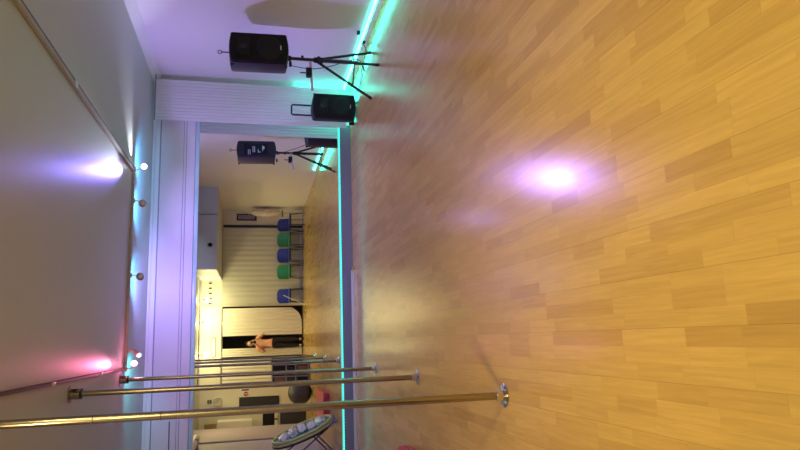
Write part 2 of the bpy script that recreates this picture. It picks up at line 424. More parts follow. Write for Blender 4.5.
for x, k in ((2.45, .7), (1.72, .8), (.83, .8)):
    light('blue_ceiling_fill', 'SPOT', (min(x, 2.2), 7.97, 2.60), e*k, c, .03, aim=(x, 8.5, 3.14), angle=96, blend=.8)  # added fill for the blue ceiling strip, not a lit head
light('violet_wall_fill', 'SPOT', (.85, 7.95, 2.68), 85, (.42, .28, 1.0), .03, aim=(.5, 9.3, 2.0), angle=130, blend=.6)  # added violet fill for the front wall; the head here is unlit
e, c = CYAN
light('cyan_lamp_light', 'SPOT', (-.10, 7.97, 2.60), e, c, .03, aim=(-.7, 8.5, 3.14), angle=96, blend=.8)
e, c = WARM_SPOT
for x, y in ((1.20, .36), (.58, .30), (-.31, .30)):
    light('doorway_lamp_light', 'POINT', (x, y, 2.70), e*.33, c, .06)
e, c = WARM_DOWN
for i, (x, y) in enumerate(((.75, 2.2), (-1.0, 2.65))):  # unseen lights added to brighten the near floor
    pl = thing('added_ceiling_light', ('added warm round light, out of view above the open near floor', 'added warm round light, out of view above the low shelf and ball')[i], 'ceiling light', (x, y, H))
    bm = nb(); lathe(bm, [(0,-.001),(.16,-.001),(.17,-.02),(.16,-.03),(.155,-.018),(0,-.018)]); obj('rim', bm, M_white, pl)
    light('near_floor_fill', 'AREA', (x, y, H-.032), e, c, aim=(x, y, 0), size=.28)

# ------------------------------------------------------------------ dance poles
XP = -.364
def dance_pole(label, y, joints):
    t = thing('dance_pole', label, 'pole', (XP, y, 0), 0, 'dance poles')
    bm = nb(); tube(bm, [(0,0,.03), (0,0,H-.05)], .0225, 24); obj('tube', bm, M_brass, t)
    bm = nb(); lathe(bm, [(0,0),(.070,0),(.070,.006),(.060,.012),(.040,.016),(.032,.022),(.030,.055),(.026,.060),(0,.060)], seg=36); b = obj('base_flange', bm, M_chrome, t)
    for k in range(4):
        a = PI/4 + k*PI/2
        bm = nb(); lathe(bm, [(0,.012),(.007,.012),(.007,.019),(.004,.021),(0,.021)], (.052*math.cos(a), .052*math.sin(a), 0), seg=6); obj('bolt', bm, M_alu, b)
    bm = nb(); lathe(bm, [(0,0),(.066,0),(.066,-.008),(.042,-.010),(.042,-.075),(.038,-.08),(0,-.08)], (0,0,H), seg=32); tf = obj('top_sleeve', bm, M_brass, t)
    bm = nb(); lathe(bm, [(.0235,-.082),(.042,-.082),(.042,-.090),(.0235,-.090),(.0235,-.082)], (0,0,H), seg=32); obj('lock_ring', bm, M_black, tf)
    for z in joints:
        bm = nb(); lathe(bm, [(.0227,z-.002),(.0232,z-.001),(.0232,z+.001),(.0227,z+.002)], seg=24); obj('joint', bm, M_dark, t)
    return t
dance_pole('nearest of the three brass dance poles, standing full height', 3.62, (1.94, 2.27))
dance_pole('middle of the three brass dance poles', 5.66, ())
dance_pole('farthest of the three brass dance poles, nearest the mirror', 7.66, ())

# ------------------------------------------------------------------ loudspeakers
def speaker_body(t, w, d, h, z0, handle=False):
    # tapered cabinet: plan narrower at the back
    prof = []
    for a, (cx_, cz_) in ((0, (w/2-.03, z0+h-.05)), (90, (-w/2+.03, z0+h-.05)), (180, (-w/2+.03, z0+.05)), (270, (w/2-.03, z0+.05))):
        for k in range(5):
            q = math.radians(a + 22.5*k); prof.append((cx_ + .03*math.cos(q), cz_ + .03*math.sin(q)))
    # bowed top and bottom
    top = [(w/2-.03 - (w-.06)*k/8, z0+h-.02 + .020*(1-(k/4-1)**2)) for k in range(1, 8)]
    bot = [(-w/2+.03 + (w-.06)*k/8, z0+.02 - .020*(1-(k/4-1)**2)) for k in range(1, 8)]
    prof = prof[:5] + top + prof[5:15] + bot + prof[15:]
    bm = nb(); Rm = Matrix(((1,0,0,0),(0,0,-1,0),(0,1,0,0),(0,0,0,1)))
    rings = []
    for yy, kx in ((-d/2, .975), (-d/2+.012, 1.0), (0, .98), (d/2-.012, .74), (d/2, .71)):
        zc = z0+h/2; kz = 1 if abs(yy) < d/2 else .985
        rings.append([bm.verts.new((x*kx, yy, zc+(z-zc)*kz)) for x, z in prof])
    n = len(prof)
    for A, B in zip(rings, rings[1:]):
        for k in range(n): bm.faces.new((A[k], A[(k+1) % n], B[(k+1) % n], B[k]))
    bm.faces.new(rings[0][::-1]); bm.faces.new(rings[-1])
    obj('cabinet', bm, M_side, t)
    # front bulges: grille with bowed top and bottom
    bm = nb(); n = 10; top = []; bot = []
    for k in range(n+1):
        x = -w/2+.018 + (w-.036)*k/n; q = 1-(2*k/n-1)**2
        top.append((x, z0+h-.035+.018*q)); bot.append((x, z0+.035-.018*q))
    poly = bot + top[::-1]
    prism(bm, poly, 0, .022, Matrix.Translation((0, -d/2-.001, 0)) @ Matrix(((1,0,0,0),(0,0,-1,0),(0,1,0,0),(0,0,0,1))))
    g = obj('grille', bm, M_grille, t, sharp=25)
    bm = nb(); lathe(bm, [(0,.004),(.02,.006),(w*.30,.014),(w*.36,.012),(w*.385,.006),(w*.385,0)], (0, -d/2-.023, z0+h*.34), (0,-1,0)); obj('woofer', bm, M_black, t)
    bm = nb(); box(bm, -w*.30, w*.30, -d/2-.034, -d/2-.0235, z0+h*.66, z0+h*.86, .01); hn = obj('horn', bm, M_black, t)
    bm = nb(); lathe(bm, [(0,.003),(.025,.003),(.034,.008),(.036,0)], (0, -d/2-.034, z0+h*.76), (0,-1,0), 20); obj('tweeter', bm, M_blackm, hn)
    bm = nb(); box(bm, -.028, .028, -d/2-.040, -d/2-.036, z0+h*.13, z0+h*.145); obj('badge', bm, M_mark, t, smooth=False)
    # rear control plate with pale scale marks
    bm = nb(); box(bm, -w*.26, w*.26, d/2+.0005, d/2+.010, z0+h*.22, z0+h*.82, .003); rp = obj('control_plate', bm, M_black, t)
    for j, (xa, za, ww, hh) in enumerate(((-.05,.70,.09,.010),(-.05,.655,.09,.010),(.0,.58,.11,.012),(.0,.54,.11,.012),(-.03,.45,.06,.010),(-.05,.40,.012,.045),(.02,.34,.10,.010),(.03,.30,.05,.03))):
        bm = nb(); box(bm, xa-ww/2, xa+ww/2, d/2+.0105, d/2+.012, z0+h*za, z0+h*za+hh); obj('marking', bm, M_mark, rp, smooth=False)
    for s in (-1, 1):
        for zz in (z0+.02, z0+h-.05):
            bm = nb(); box(bm, s*(w/2)-.016, s*(w/2)+.008, -d/2+.03, -d/2+.06, zz, zz+.03, .004); obj('corner_foot', bm, M_black, t)

SX, SY = 3.43, 7.32
sp_ = thing('loudspeaker', 'black loudspeaker mounted on the tripod stand by the right wall', 'loudspeaker', (SX+.01, SY, 0), math.radians(4))
speaker_body(sp_, .40, .34, .70, 1.07); sp_.rotation_euler.y = math.radians(-1.2); sp_.location.x += .03
bm = nb(); tube(bm, [(.02,.0,1.772),(.02,.0,1.86)], .007); tube(bm, [(.02+.022*math.cos(a*PI/8), 0, 1.88+.022*math.sin(a*PI/8)) for a in range(16)], .005, 8, closed=True); obj('ring_bolt', bm, M_blackm, sp_)
bm = nb(); box(bm, -.17, -.12, -.12, -.06, 1.035, 1.069, .006); obj('plug', bm, M_black, sp_)

st = thing('speaker_stand', 'black tripod stand under the raised loudspeaker', 'stand', (SX, SY, 0))
feet = [(3.05-SX, 7.50-SY), (3.26-SX, 6.97-SY), (3.64-SX, 7.44-SY)]
bm = nb(); tube(bm, [(0,0,.64),(0,0,1.05)], .020); obj('pole', bm, M_blackm, st)
bm = nb(); tube(bm, [(0,0,.20),(0,0,.68)], .025); obj('lower_tube', bm, M_blackm, st)
bm = nb(); lathe(bm, [(0,.64),(.035,.64),(.038,.68),(.034,.74),(.024,.76),(0,.76)]); obj('collar', bm, M_black, st)
bm = nb(); lathe(bm, [(.0,1.035),(.030,1.035),(.034,1.05),(.034,1.068),(0,1.068)]); obj('collar', bm, M_black, st)
bm = nb(); tube(bm, [(0,-.03,.90),(0,-.075,.90)], [.008,.016]); obj('knob', bm, M_black, st)
bm = nb(); tube(bm, [(0,-.02,.70),(0,-.08,.70)], [.008,.018]); obj('knob', bm, M_black, st)
for fx, fy in feet:
    hub = Vector((fx*.06, fy*.06, .70)); ft = Vector((fx, fy, .02))
    bm = nb(); tube(bm, [hub, ft], .0165); lg = obj('leg', bm, M_blackm, st)
    bm = nb(); tube(bm, [ft + (hub-ft)*.03, (fx*1.03, fy*1.03, .0)], [.018,.020]); obj('rubber_foot', bm, M_black, lg)
    mid = hub.lerp(ft, .66)
    bm = nb(); tube(bm, [(fx*.05, fy*.05, .24), mid], .009, 8); obj('brace', bm, M_blackm, st)
bm = nb(); tube(bm, [(0,0,.80), (-.34, .16, .76)], .016); obj('crossbar', bm, M_pink, st)
bm = nb(); box(bm, -.20, -.09, .02, .10, .775, .845, .008); tube(bm, [(-.15,.06,.84),(-.15,.06,.92)], .008); obj('clamp', bm, M_black, st)
# cable
def cable(label, pts, r=.005, m=M_black, cat='cable'):
    P = [Vector(p) for p in pts]; out = []
    for i in range(len(P)-1):
        p0 = P[max(i-1, 0)]; p1 = P[i]; p2 = P[i+1]; p3 = P[min(i+2, len(P)-1)]
        for k in range(6):
            t = k/6; out.append(.5*((2*p1) + (-p0+p2)*t + (2*p0-5*p1+4*p2-p3)*t*t + (-p0+3*p1-3*p2+p3)*t**3))
    out.append(P[-1])
    bm = nb(); tube(bm, out, r, 8)
    return tag(obj('power_cable', bm, m), label, cat)
cable('black cable sagging from the loudspeaker down behind its tripod to the wall', [(3.37,7.38,1.05),(3.40,7.50,.90),(3.44,7.60,.72),(3.52,7.66,.50),(3.62,7.72,.30),(3.70,7.80,.10),(3.60,7.92,.008),(3.72,8.02,.008)])
cable('black cable coiled on the floor by the right wall behind the tripod', [(3.84,7.55,.12),(3.80,7.6,.05),(3.76,7.70,.008),(3.80,7.86,.008),(3.70,8.10,.008),(3.55,8.3,.008),(3.56,8.55,.008),(3.62,8.62,.008)])
# wall plugs near the strip
for i, (y, z) in enumerate(((7.36, .17), (7.60, .06))):
    bm = nb(); box(bm, XR-.04, XR-.0005, y, y+.05, z-.02, z+.02, .006); tag(obj('wall_plug', bm, M_black), ('small black plug on the right wall above the light strip', 'small black plug on the right wall under the light strip')[i], 'plug')

# trolley speaker
tr = thing('trolley_speaker', 'black trolley loudspeaker with raised handle, on the floor before the curtain', 'loudspeaker', (3.34, 8.75, 0), math.radians(-3))
speaker_body(tr, .38, .27, .64, .015)
bm = nb()
tube(bm, [(-.075,.10,.60),(-.075,.10,.92),(-.060,.10,.935),(.060,.10,.935),(.075,.10,.92),(.075,.10,.60)], .0125); obj('handle', bm, M_blackm, tr)
for s in (-1, 1):
    bm = nb(); lathe(bm, [(0,-.016),(.035,-.016),(.042,-.010),(.042,.010),(.035,.016),(0,.016)], (s*.165, .135, .042), (1,0,0)); obj('wheel', bm, M_black, tr)

# ------------------------------------------------------------------ curtains
def curtain(bm, x0, x1, z0, z1, y, amp, n, depth=.012, fn=None, seed=0):
    rnd = random.Random(seed); ph = [rnd.uniform(-.6, .6) for _ in range(n+2)]; am = [rnd.uniform(.6, 1.2) for _ in range(n+2)]
    nx, nz = n*8, 14
    def P(i, j, back):
        u = i/nx; v = j/nz; k = int(u*n)
        a = amp*(am[k]*(1-(u*n-k)) + am[k+1]*(u*n-k))*(.75 + .35*(1-v))
        yy = y + a*math.sin(2*PI*u*n + ph[k]*(1-(u*n-k)) + ph[k+1]*(u*n-k))
        x = x0 + (x1-x0)*u; z = z0 + (z1-z0)*v
        if fn: x, yy, z = fn(u, v, x, yy, z)
        return (x, yy + (.003 if back else 0), z)
    for back in (0, 1):
        G = [[bm.verts.new(P(i, j, back)) for j in range(nz+1)] for i in range(nx+1)]
        for i in range(nx):
            for j in range(nz): bm.faces.new((G[i][j], G[i+1][j], G[i+1][j+1], G[i][j+1]))
        if back == 0: G0 = G
    for i in range(nx):
        bm.faces.new((G0[i][0], G0[i+1][0], G[i+1][0], G[i][0])); bm.faces.new((G0[i][nz], G0[i+1][nz], G[i+1][nz], G[i][nz]))
    for j in range(nz):
        bm.faces.new((G0[0][j], G0[0][j+1], G[0][j+1], G[0][j])); bm.faces.new((G0[nx][j], G0[nx][j+1], G[nx][j+1], G[nx][j]))
def crod(label, x0, x1, y, z, m=M_chrome):
    t = thing('curtain_rod', label, 'curtain rod')
    bm = nb(); tube(bm, [(x0,y,z),(x1,y,z)], .010); obj('rod', bm, m, t)
    return t
cw = thing('curtain', 'white pleated curtain in the right corner beside the mirror', 'curtain', group=None)
bm = nb(); curtain(bm, 3.17, 3.79, .09, 2.845, D-.27, .005, 13, seed=3); obj('fabric', bm, M_curt, cw)
bm = nb(); tube(bm, [(3.17, D-.27, 2.855), (3.885, D-.27, 2.855)], .009); obj('curtain_rail', bm, M_slot, cw)
bm = nb(); sphere(bm, (3.86, D-.31, 2.862), .020); obj('end_knob', bm, M_chrome, cw)

o1 = thing('curtain', 'cream curtain billowing over the right half of the doorway, in the mirror', 'curtain')
def bill(u, v, x, y, z):
    k = max(0, 1-v*3.2)                     # pulled aside low down, rounded hem
    z2 = z + .14*(1-u)**3*k*0 + (.30*(u)**5*k)
    return (x, y + .06*math.sin(v*PI)*u, z2)
bm = nb(); curtain(bm, .19, .98, .03, 2.285, YB+.105, .010, 8, fn=bill, seed=5); obj('fabric', bm, M_curtc, o1)
o2 = thing('curtain', 'narrow cream curtain hanging at the left edge of the dark doorway gap', 'curtain')
bm = nb(); curtain(bm, -.40, -.165, .03, 2.285, YB+.105, .012, 4, seed=6); obj('fabric', bm, M_curtc, o2)
o3 = thing('curtain', 'short cream curtain hanging above the low shelf, in the mirror', 'curtain')
bm = nb(); curtain(bm, -1.13, -.44, .92, 2.285, YB+.105, .010, 7, seed=8); obj('fabric', bm, M_curtc, o3)
crod('thin curtain rod across the doorway under the cream lintel', -1.14, 1.03, YB+.105, 2.30)
o4 = thing('curtain', 'wide greige pleated curtain on the rear wall behind the chairs', 'curtain')
bm = nb(); curtain(bm, 1.10, 3.36, .08, 2.325, YB+.09, .004, 15, seed=9); obj('fabric', bm, M_curtg, o4)
bm = nb(); box(bm, 3.39, 3.46, YB+.001, YB+.05, .0, 2.32, .004); struct('trim_8', bm, M_dark)
# small window on the rear wall
bm = nb(); box(bm, 3.60, 3.635, YB, YB+.03, 1.36, 1.94); box(bm, 3.77, 3.805, YB, YB+.03, 1.36, 1.94); box(bm, 3.635, 3.77, YB, YB+.03, 1.36, 1.40); box(bm, 3.635, 3.77, YB, YB+.03, 1.90, 1.94)
wn = struct('window_1', bm, M_dark)
bm = nb(); box(bm, 3.635, 3.77, YB+.001, YB+.012, 1.40, 1.90); obj('pane', bm, M_slot, wn, smooth=False)

# ------------------------------------------------------------------ chairs along the rear wall
def make_chair(label, m):
    t = thing('plastic_chair', label, 'chair', group='plastic chairs along the rear wall')
    bm = nb(); n = 12
    box(bm, -.205, .205, -.20, .20, .40, .425, .01); obj('seat', bm, m, t)
    # curved rounded back shell (faces +y)
    bm = nb(); cols = []
    for i in range(n+1):
        u = i/n*2-1
        x = .21*u; yb = -.20 + .05*u*u
        top = .76 - .07*abs(u)**3.5; bot = .43
        cols.append([[bm.verts.new((x, yb + dy - .05*((zz-bot)/.33), zz)) for zz in [bot+(top-bot)*k/5 for k in range(6)]] for dy in (0, -.014)])
    for i in range(n):
        for s in (0, 1):
            for k in range(5): bm.faces.new((cols[i][s][k], cols[i+1][s][k], cols[i+1][s][k+1], cols[i][s][k+1]))
        for k in (0, 5): bm.faces.new((cols[i][0][k], cols[i+1][0][k], cols[i+1][1][k], cols[i][1][k]))
    for i in (0, n):
        for k in range(5): bm.faces.new((cols[i][0][k], cols[i][0][k+1], cols[i][1][k+1], cols[i][1][k]))
    obj('backrest', bm, m, t)
    for sx in (-1, 1):
        for s2 in (-1, 1):
            bm = nb(); tube(bm, [(sx*.17, s2*.16, .40), (sx*.20, s2*.20, .0)], .011, 10); obj('leg', bm, M_blackm, t)
    bm = nb()
    for sx in (-1, 1): tube(bm, [(sx*.172, -.16, .385), (sx*.172, .16, .385)], .010, 8)
    tube(bm, [(-.172, .16, .385), (.172, .16, .385)], .010, 8); tube(bm, [(-.172, -.16, .385), (.172, -.16, .385)], .010, 8)
    obj('seat_frame', bm, M_blackm, t)
    return t
cb = make_chair('blue plastic chair farthest right in the rear row, beside the wrapped rack', M_blue)
cb.location = (3.45, YB+.64, 0); cb.rotation_euler.z = math.radians(-20)
cg = make_chair('green plastic chair between the two blue chairs nearest the wrapped rack', M_green)
cg.location = (2.97, YB+.46, 0)
for src, x, lb in ((cb, 2.50, 'blue plastic chair between the two green chairs'), (cg, 2.01, 'green plastic chair nearest the billowing cream curtain'), (cb, 1.30, 'blue plastic chair standing apart beside the billowing cream curtain')):
    k = copy_tree(src); k.location = (x, YB+.46, 0); k.rotation_euler.z = 0; k['label'] = lb
bm = nb(); tube(bm, [(1.30, YB+.70, .60), (1.22, YB+.72, .44), (1.02, YB+.80, .012)], .009, 8)
tag(obj('white_rod', bm, M_white), 'thin white rod leaning from the blue chair by the cream curtain to the floor', 'rod')

# wrapped garment rack in the rear right corner
rk = thing('garment_rack', 'garment rack wrapped in shiny clear plastic in the rear right corner', 'rack', (3.74, .22, 0))
bm = nb(); tube(bm, [(0,-.02,.02),(0,-.02,1.60)], .012); tube(bm, [(-.09,-.02,1.58),(.09,-.02,1.58)], .010); obj('post', bm, M_chrome, rk)
bm = nb(); tube(bm, [(-.14,-.2,.014),(-.14,.2,.014)], .012); tube(bm, [(.10,-.2,.014),(.10,.2,.014)], .012); tube(bm, [(-.14,0,.014),(.10,0,.014)], .012); obj('base', bm, M_chrome, rk)
bm = nb(); bmesh.ops.create_icosphere(bm, subdivisions=4, radius=1)
rnd = random.Random(4)
for v in bm.verts:
    d = v.co.copy(); q = math.sin(d.z*9+d.x*5)*.5 + math.sin(d.y*13+d.z*17)*.5
    q2 = math.sin(d.z*31+d.y*11)*math.sin(d.y*27+d.z*7)
    v.co = Vector((d.x*.11*(1+.14*q+.18*q2), d.y*.20*(1+.14*q+.14*q2) - .02, 1.10 + d.z*.46 + .01*q))
obj('wrapped_bundle', bm, M_wrap, rk, sharp=180)
bm = nb(); tube(bm, [(-.13,.05,.62),(.06,.05,.62)], .02); obj('shelf_bar', bm, M_brown, rk)

# ------------------------------------------------------------------ left of the doorway, seen in the mirror
sh = thing('low_shelf', 'low grey open shelf filled with dark boxes below the short curtain', 'shelf', (-.85, 1.9, 0))
bm = nb()
for x in (-.28, -.04, .26): box(bm, x-.012, x+.012, -.16, .16, 0, .97)
for z in (.03, .36, .60, .955): box(bm, -.29, .27, -.16, .16, z, z+.022)
box(bm, -.29, .27, -.166, -.158, 0, .97)
obj('carcass', bm, M_grey, sh, smooth=False)
for i, (x0, x1, z0, z1, m, lb) in enumerate(((0,.22,.625,.90,M_black,'black box on the upper shelf nearest the doorway'), (.02,.20,.385,.57,M_black,'black box on the middle shelf nearest the doorway'), (-.26,-.07,.625,.90,M_brown,'dark brown box on the upper shelf beside the ball'), (-.26,-.07,.385,.57,M_dark,'charcoal box on the middle shelf beside the ball'), (-.26,-.07,.055,.33,M_black,'black box on the lowest shelf beside the ball'), (.0,.22,.055,.33,M_brown,'dark brown box on the lowest shelf nearest the doorway'))):
    bm = nb(); box(bm, -.85+x0, -.85+x1, 1.80, 2.05, z0, z1, .012); tag(obj('storage_box', bm, m), lb, 'box', 'dark boxes in the low grey shelf')
bl = thing('exercise_ball', 'charcoal exercise ball resting beside the low shelf', 'ball', (-1.27, 2.42, .0))
bm = nb(); sphere(bm, (0,0,.295), .295, 32); obj('ball', bm, M_ball, bl, sharp=180)
bm = nb(); lathe(bm, [(0,.0),(.012,.0),(.012,.004),(0,.006)], (0,.294,.295), (0,1,0)); obj('valve', bm, M_grey, bl)

mt = thing('gym_mat', 'thick red vinyl crash mat lying by the left wall', 'mat', (-1.30, 5.38, 0))
bm = nb(); rbox(bm, .56, 1.50, .115, .05); bmesh.ops.bevel(bm, geom=[e for e in bm.edges if abs(e.verts[0].co.z-e.verts[1].co.z) < 1e-5], offset=.012, segments=2, affect='EDGES'); obj('cover', bm, M_red, mt)
bm = nb(); tube(bm, [(-.25,.752,.06),(.25,.752,.06)], .004, 8); tube(bm, [(.282,-.70,.06),(.282,.70,.06)], .004, 8); obj('zip', bm, M_brown, mt)

# folded trampoline leaning on the left wall
tp = thing('folding_trampoline', 'folding trampoline with lime rim and blue crossed legs standing by the left wall', 'trampoline', (-1.62, 6.80, 0), math.radians(6))
n_ = Vector((.94, 0, .35)).normalized(); up_ = Vector((-.35, 0, .94)).normalized(); si = Vector((0,1,0)); cc = Vector((0,0,.56))
def ring_pts(r, off, n=40): return [cc + n_*off + up_*(r*math.cos(2*PI*k/n)) + si*(r*.78*math.sin(2*PI*k/n)) for k in range(n)]
bm = nb(); tube(bm, ring_pts(.57, 0), .022, 8, closed=True); tube(bm, ring_pts(.55, .045), .026, 8, closed=True); obj('rim', bm, M_lime, tp)
bm = nb(); tube(bm, ring_pts(.58, -.035), .014, 8, closed=True); obj('outer_frame', bm, M_blackm, tp)
bm = nb(); pr = ring_pts(.54, .02); c0 = bm.verts.new(cc + n_*.02); vs = [bm.verts.new(p) for p in pr]; c1 = bm.verts.new(cc + n_*.0); v2 = [bm.verts.new(p - n_*.015) for p in pr]
for k in range(40):
    bm.faces.new((c0, vs[k], vs[(k+1) % 40])); bm.faces.new((c1, v2[(k+1) % 40], v2[k])); bm.faces.new((vs[k], v2[k], v2[(k+1) % 40], vs[(k+1) % 40]))
obj('jump_mat', bm, M_teal, tp)
for k in range(5):
    bm = nb(); bmesh.ops.create_icosphere(bm, subdivisions=3, radius=1)
    pc = cc + n_*.06 + up_*(-.34+.17*k) + si*(.08*math.sin(k*2))
    for v in bm.verts:
        d = v.co.copy(); q = 1 + .22*math.sin(d.x*6+d.y*5+k*2) + .16*math.sin(d.z*11+k)
        v.co = pc + n_*(d.x*.06*q) + si*(d.y*.22*q) + up_*(d.z*.085*q)
    obj('white_pouch', bm, M_crink, tp, sharp=180)
for s in (-1, 1):
    bm = nb(); tube(bm, [(.22, s*.30, .013), (-.40, s*.36, .80)], .013); obj('leg', bm, M_bluef, tp)
    bm = nb(); tube(bm, [(-.42, s*.30, .013), (.0, s*.30, .42)], .013); obj('leg', bm, M_bluef, tp)
bm = nb(); tube(bm, [(.22,-.30,.013),(.22,.30,.013)], .013); tube(bm, [(-.42,-.30,.013),(-.42,.30,.013)], .013); obj('crossbar', bm, M_bluef, tp)

# pipe under the ceiling on the left wall
bm = nb(); tube(bm, [(-1.95, 4.4, 2.60), (-1.95, 9.2, 2.60)], .095, 16)
pp = obj('duct_pipe', bm, M_white); tag(pp, 'pale round pipe running high along the left wall', 'pipe')
for y in (5.0, 7.4):
    bm = nb(); box(bm, -2.119, -1.86, y, y+.03, 2.49, 2.71); obj('bracket', bm, M_grey, pp, smooth=False)

# rear wall fittings left of the doorway
ck = thing('wall_clock', 'round silver wall clock high on the cream rear wall', 'clock', (-1.63, YB+.0005, 2.40))
bm = nb(); lathe(bm, [(0,.0),(.12,0),(.125,.02),(.12,.035),(.105,.03),(.105,.02)], (0,0,0), (0,1,0)); obj('rim', bm, M_alu, ck)
bm = nb(); lathe(bm, [(0,.018),(.105,.018),(.105,.008)], (0,0,0), (0,1,0)); obj('dial', bm, M_clock, ck)
bm = nb(); box(bm, -.004, .004, .020, .023, 0, .08); obj('hand', bm, M_black, ck); bm = nb(); box(bm, 0, .06, .020, .023, -.004, .004); obj('hand', bm, M_black, ck)
sw = thing('wall_switch', 'small dark switch box above the clock', 'switch', (-1.61, YB+.0005, 2.62))
bm = nb(); box(bm, -.04, .04, 0, .03, -.055, .055, .004); obj('housing', bm, M_black, sw); bm = nb(); box(bm, -.015, .015, .030, .036, -.02, .02); obj('rocker', bm, M_mark, sw)
sg = thing('wall_sign', 'white wall sign with a red round emblem above the dark board', 'sign', (-1.42, YB+.0005, 1.62))
bm = nb(); box(bm, -.12, .12, 0, .008, -.15, .17, .002); obj('board', bm, M_white, sg)
bm = nb(); lathe(bm, [(0,.004),(.065,.004),(.065,0)], (-.03, .008, .0), (0,1,0)); ro = obj('emblem', bm, M_signr, sg)
bm = nb(); box(bm, -.04, -.02, .0125, .0145, -.045, .045); obj('emblem_bar', bm, M_white, ro, smooth=False)
bm = nb(); box(bm, .06, .10, .008, .0095, -.08, .12); obj('caption', bm, M_dark, sg, smooth=False)
bd = thing('notice_board', 'tall dark board on the cream rear wall behind the poles', 'board', (-1.69, YB+.0005, 1.25))
bm = nb(); box(bm, -.15, .15, 0, .03, -.56, .56, .004); obj('frame', bm, M_blackm, bd); bm = nb(); box(bm, -.12, .12, .030, .033, -.53, .53); obj('face', bm, M_dark, bd, smooth=False)
vt = thing('air_vent', 'white oblong air vent on the cream lintel above the doorway', 'vent', (-.11, YB+.1005, 2.53))
bm = nb(); pts = [(.24+.06*math.cos(a), .06*math.sin(a)) for a in [(-.5+k/8)*PI for k in range(9)]] + [(-.24+.06*math.cos(a), .06*math.sin(a)) for a in [(.5+k/8)*PI for k in range(9)]]
prism(bm, pts, 0, .02, Matrix(((1,0,0,0),(0,0,1,0),(0,1,0,0),(0,0,0,1)))); obj('rim', bm, M_card, vt)
bm = nb(); pts = [(x*.9, y*.72) for x, y in pts]; prism(bm, pts, .02, .028, Matrix(((1,0,0,0),(0,0,1,0),(0,1,0,0),(0,0,0,1)))); obj('cover', bm, M_white, vt)
hk_labels = ('dark hook high on the rear wall, nearest the doorway', 'dark hook high on the rear wall, second from the doorway', 'dark hook high on the rear wall, third from the doorway', 'dark hook high on the rear wall, fourth from the doorway', 'dark hook high on the rear wall, farthest from the doorway')
for i, lb in enumerate(hk_labels):
    x = 1.14 + .148*i
    bm = nb(); box(bm, x-.02, x+.02, YB+.0005, YB+.012, 2.62, 2.70, .003); tube(bm, [(x,YB+.012,2.68),(x,YB+.05,2.66),(x,YB+.05,2.62),(x,YB+.035,2.61)], .007, 8)
    tag(obj('wall_hook', bm, M_blackm), lb, 'hook', 'dark hooks high on the rear wall')

# storage in the recess
cab = thing('wall_cabinet', 'white wall cabinet with an open flap in the left recess', 'cabinet', (-2.25, .2, 1.45))
bm = nb(); box(bm, -.42, .16, -.3, .25, 0, .92, .004); obj('body', bm, M_white, cab)
bm = nb(); box(bm, -.42, -.135, .252, .270, .01, .91, .003); d1 = obj('door', bm, M_white, cab); bm = nb(); box(bm, -.18, -.165, .272, .29, .1, .22); obj('handle', bm, M_black, d1)
bm = nb(); box(bm, -.125, .16, .252, .270, .01, .91, .003); d2 = obj('door', bm, M_white, cab); bm = nb(); box(bm, -.10, -.085, .272, .29, .1, .22); obj('handle', bm, M_black, d2)
bm = nb(); box(bm, -2.5, -2.14, .0, .36, 2.371, 2.70, .006); tag(obj('carton', bm, M_card), 'brown cardboard carton on top of the white wall cabinet', 'box')
ds = thing('work_desk', 'dark low bench with a pale top in the left recess', 'desk', (-2.3, .35, 0))
bm = nb(); box(bm, -.55, .42, -.3, .3, .70, .74, .004); obj('worktop', bm, M_grey, ds)
bm = nb(); box(bm, -.53, .40, -.28, .28, .0, .698, .004); obj('drawer_block', bm, M_dark, ds)
mo = thing('monitor', 'black flat monitor standing on the dark bench', 'monitor', (-2.12, .3, .7405))
bm = nb(); box(bm, -.24, .24, 0, .03, .10, .42, .006); obj('screen', bm, M_black, mo); bm = nb(); box(bm, -.02, .02, -.02, 0, 0, .2); box(bm, -.10, .10, -.09, .07, 0, .012, .003); obj('foot', bm, M_blackm, mo)

# ------------------------------------------------------------------ the photographer, behind the camera
def skin_body(name, verts, edges, root, m, parent, sub=2):
    me = bpy.data.meshes.new(name); me.from_pydata([v[:3] for v in verts], edges, [])
    o = bpy.data.objects.new(name, me); C.objects.link(o)
    sk = o.modifiers.new('skin', 'SKIN'); sk.use_smooth_shade = True
    lay = me.skin_vertices[0] if me.skin_vertices else None
    if lay is None:
        bpy.context.view_layer.objects.active = o; lay = me.skin_vertices[0]
    for i, v in enumerate(verts):
        r = v[3]; lay.data[i].radius = (r, r) if not isinstance(r, tuple) else r
        lay.data[i].use_root = (i == root)
    s = o.modifiers.new('sub', 'SUBSURF'); s.levels = sub; s.render_levels = sub
    bpy.context.view_layer.update()
    dg = bpy.context.evaluated_depsgraph_get(); ev = o.evaluated_get(dg)
    m2 = bpy.data.meshes.new_from_object(ev); o.modifiers.clear(); o.data = m2
    m2.materials.clear(); m2.materials.append(m)
    for p in m2.polygons: p.use_smooth = True
    if parent: o.parent = parent
    return o
ps = thing('person', 'person in a peach top and black trousers holding up a phone, seen in the mirror', 'person', (-.04, -.19, 0))
B = [(0,0,.90,.105), (0,0,1.02,.098), (0,0,1.17,.108), (0,0,1.30,.100), (0,.005,1.365,.050), (0,.012,1.42,.044),   # 0-5 pelvis..neck
     (.075,0,.84,.085), (.085,.01,.50,.058), (.085,0,.10,.038), (.090,.11,.035,.030),                                # 6-9 right-hand leg (x+)
     (-.075,0,.84,.085), (-.085,.01,.50,.058), (-.085,0,.10,.038), (-.095,.11,.035,.030),                            # 10-13
     (.155,0,1.305,.050), (.275,-.01,1.12,.040), (.165,.07,1.27,.032), (.088,.105,1.395,.024),                       # 14-17 arm x+
     (-.155,0,1.305,.050), (-.25,-.01,1.11,.040), (-.11,.09,1.26,.032), (-.016,.115,1.375,.024)]                      # 18-21 arm x-
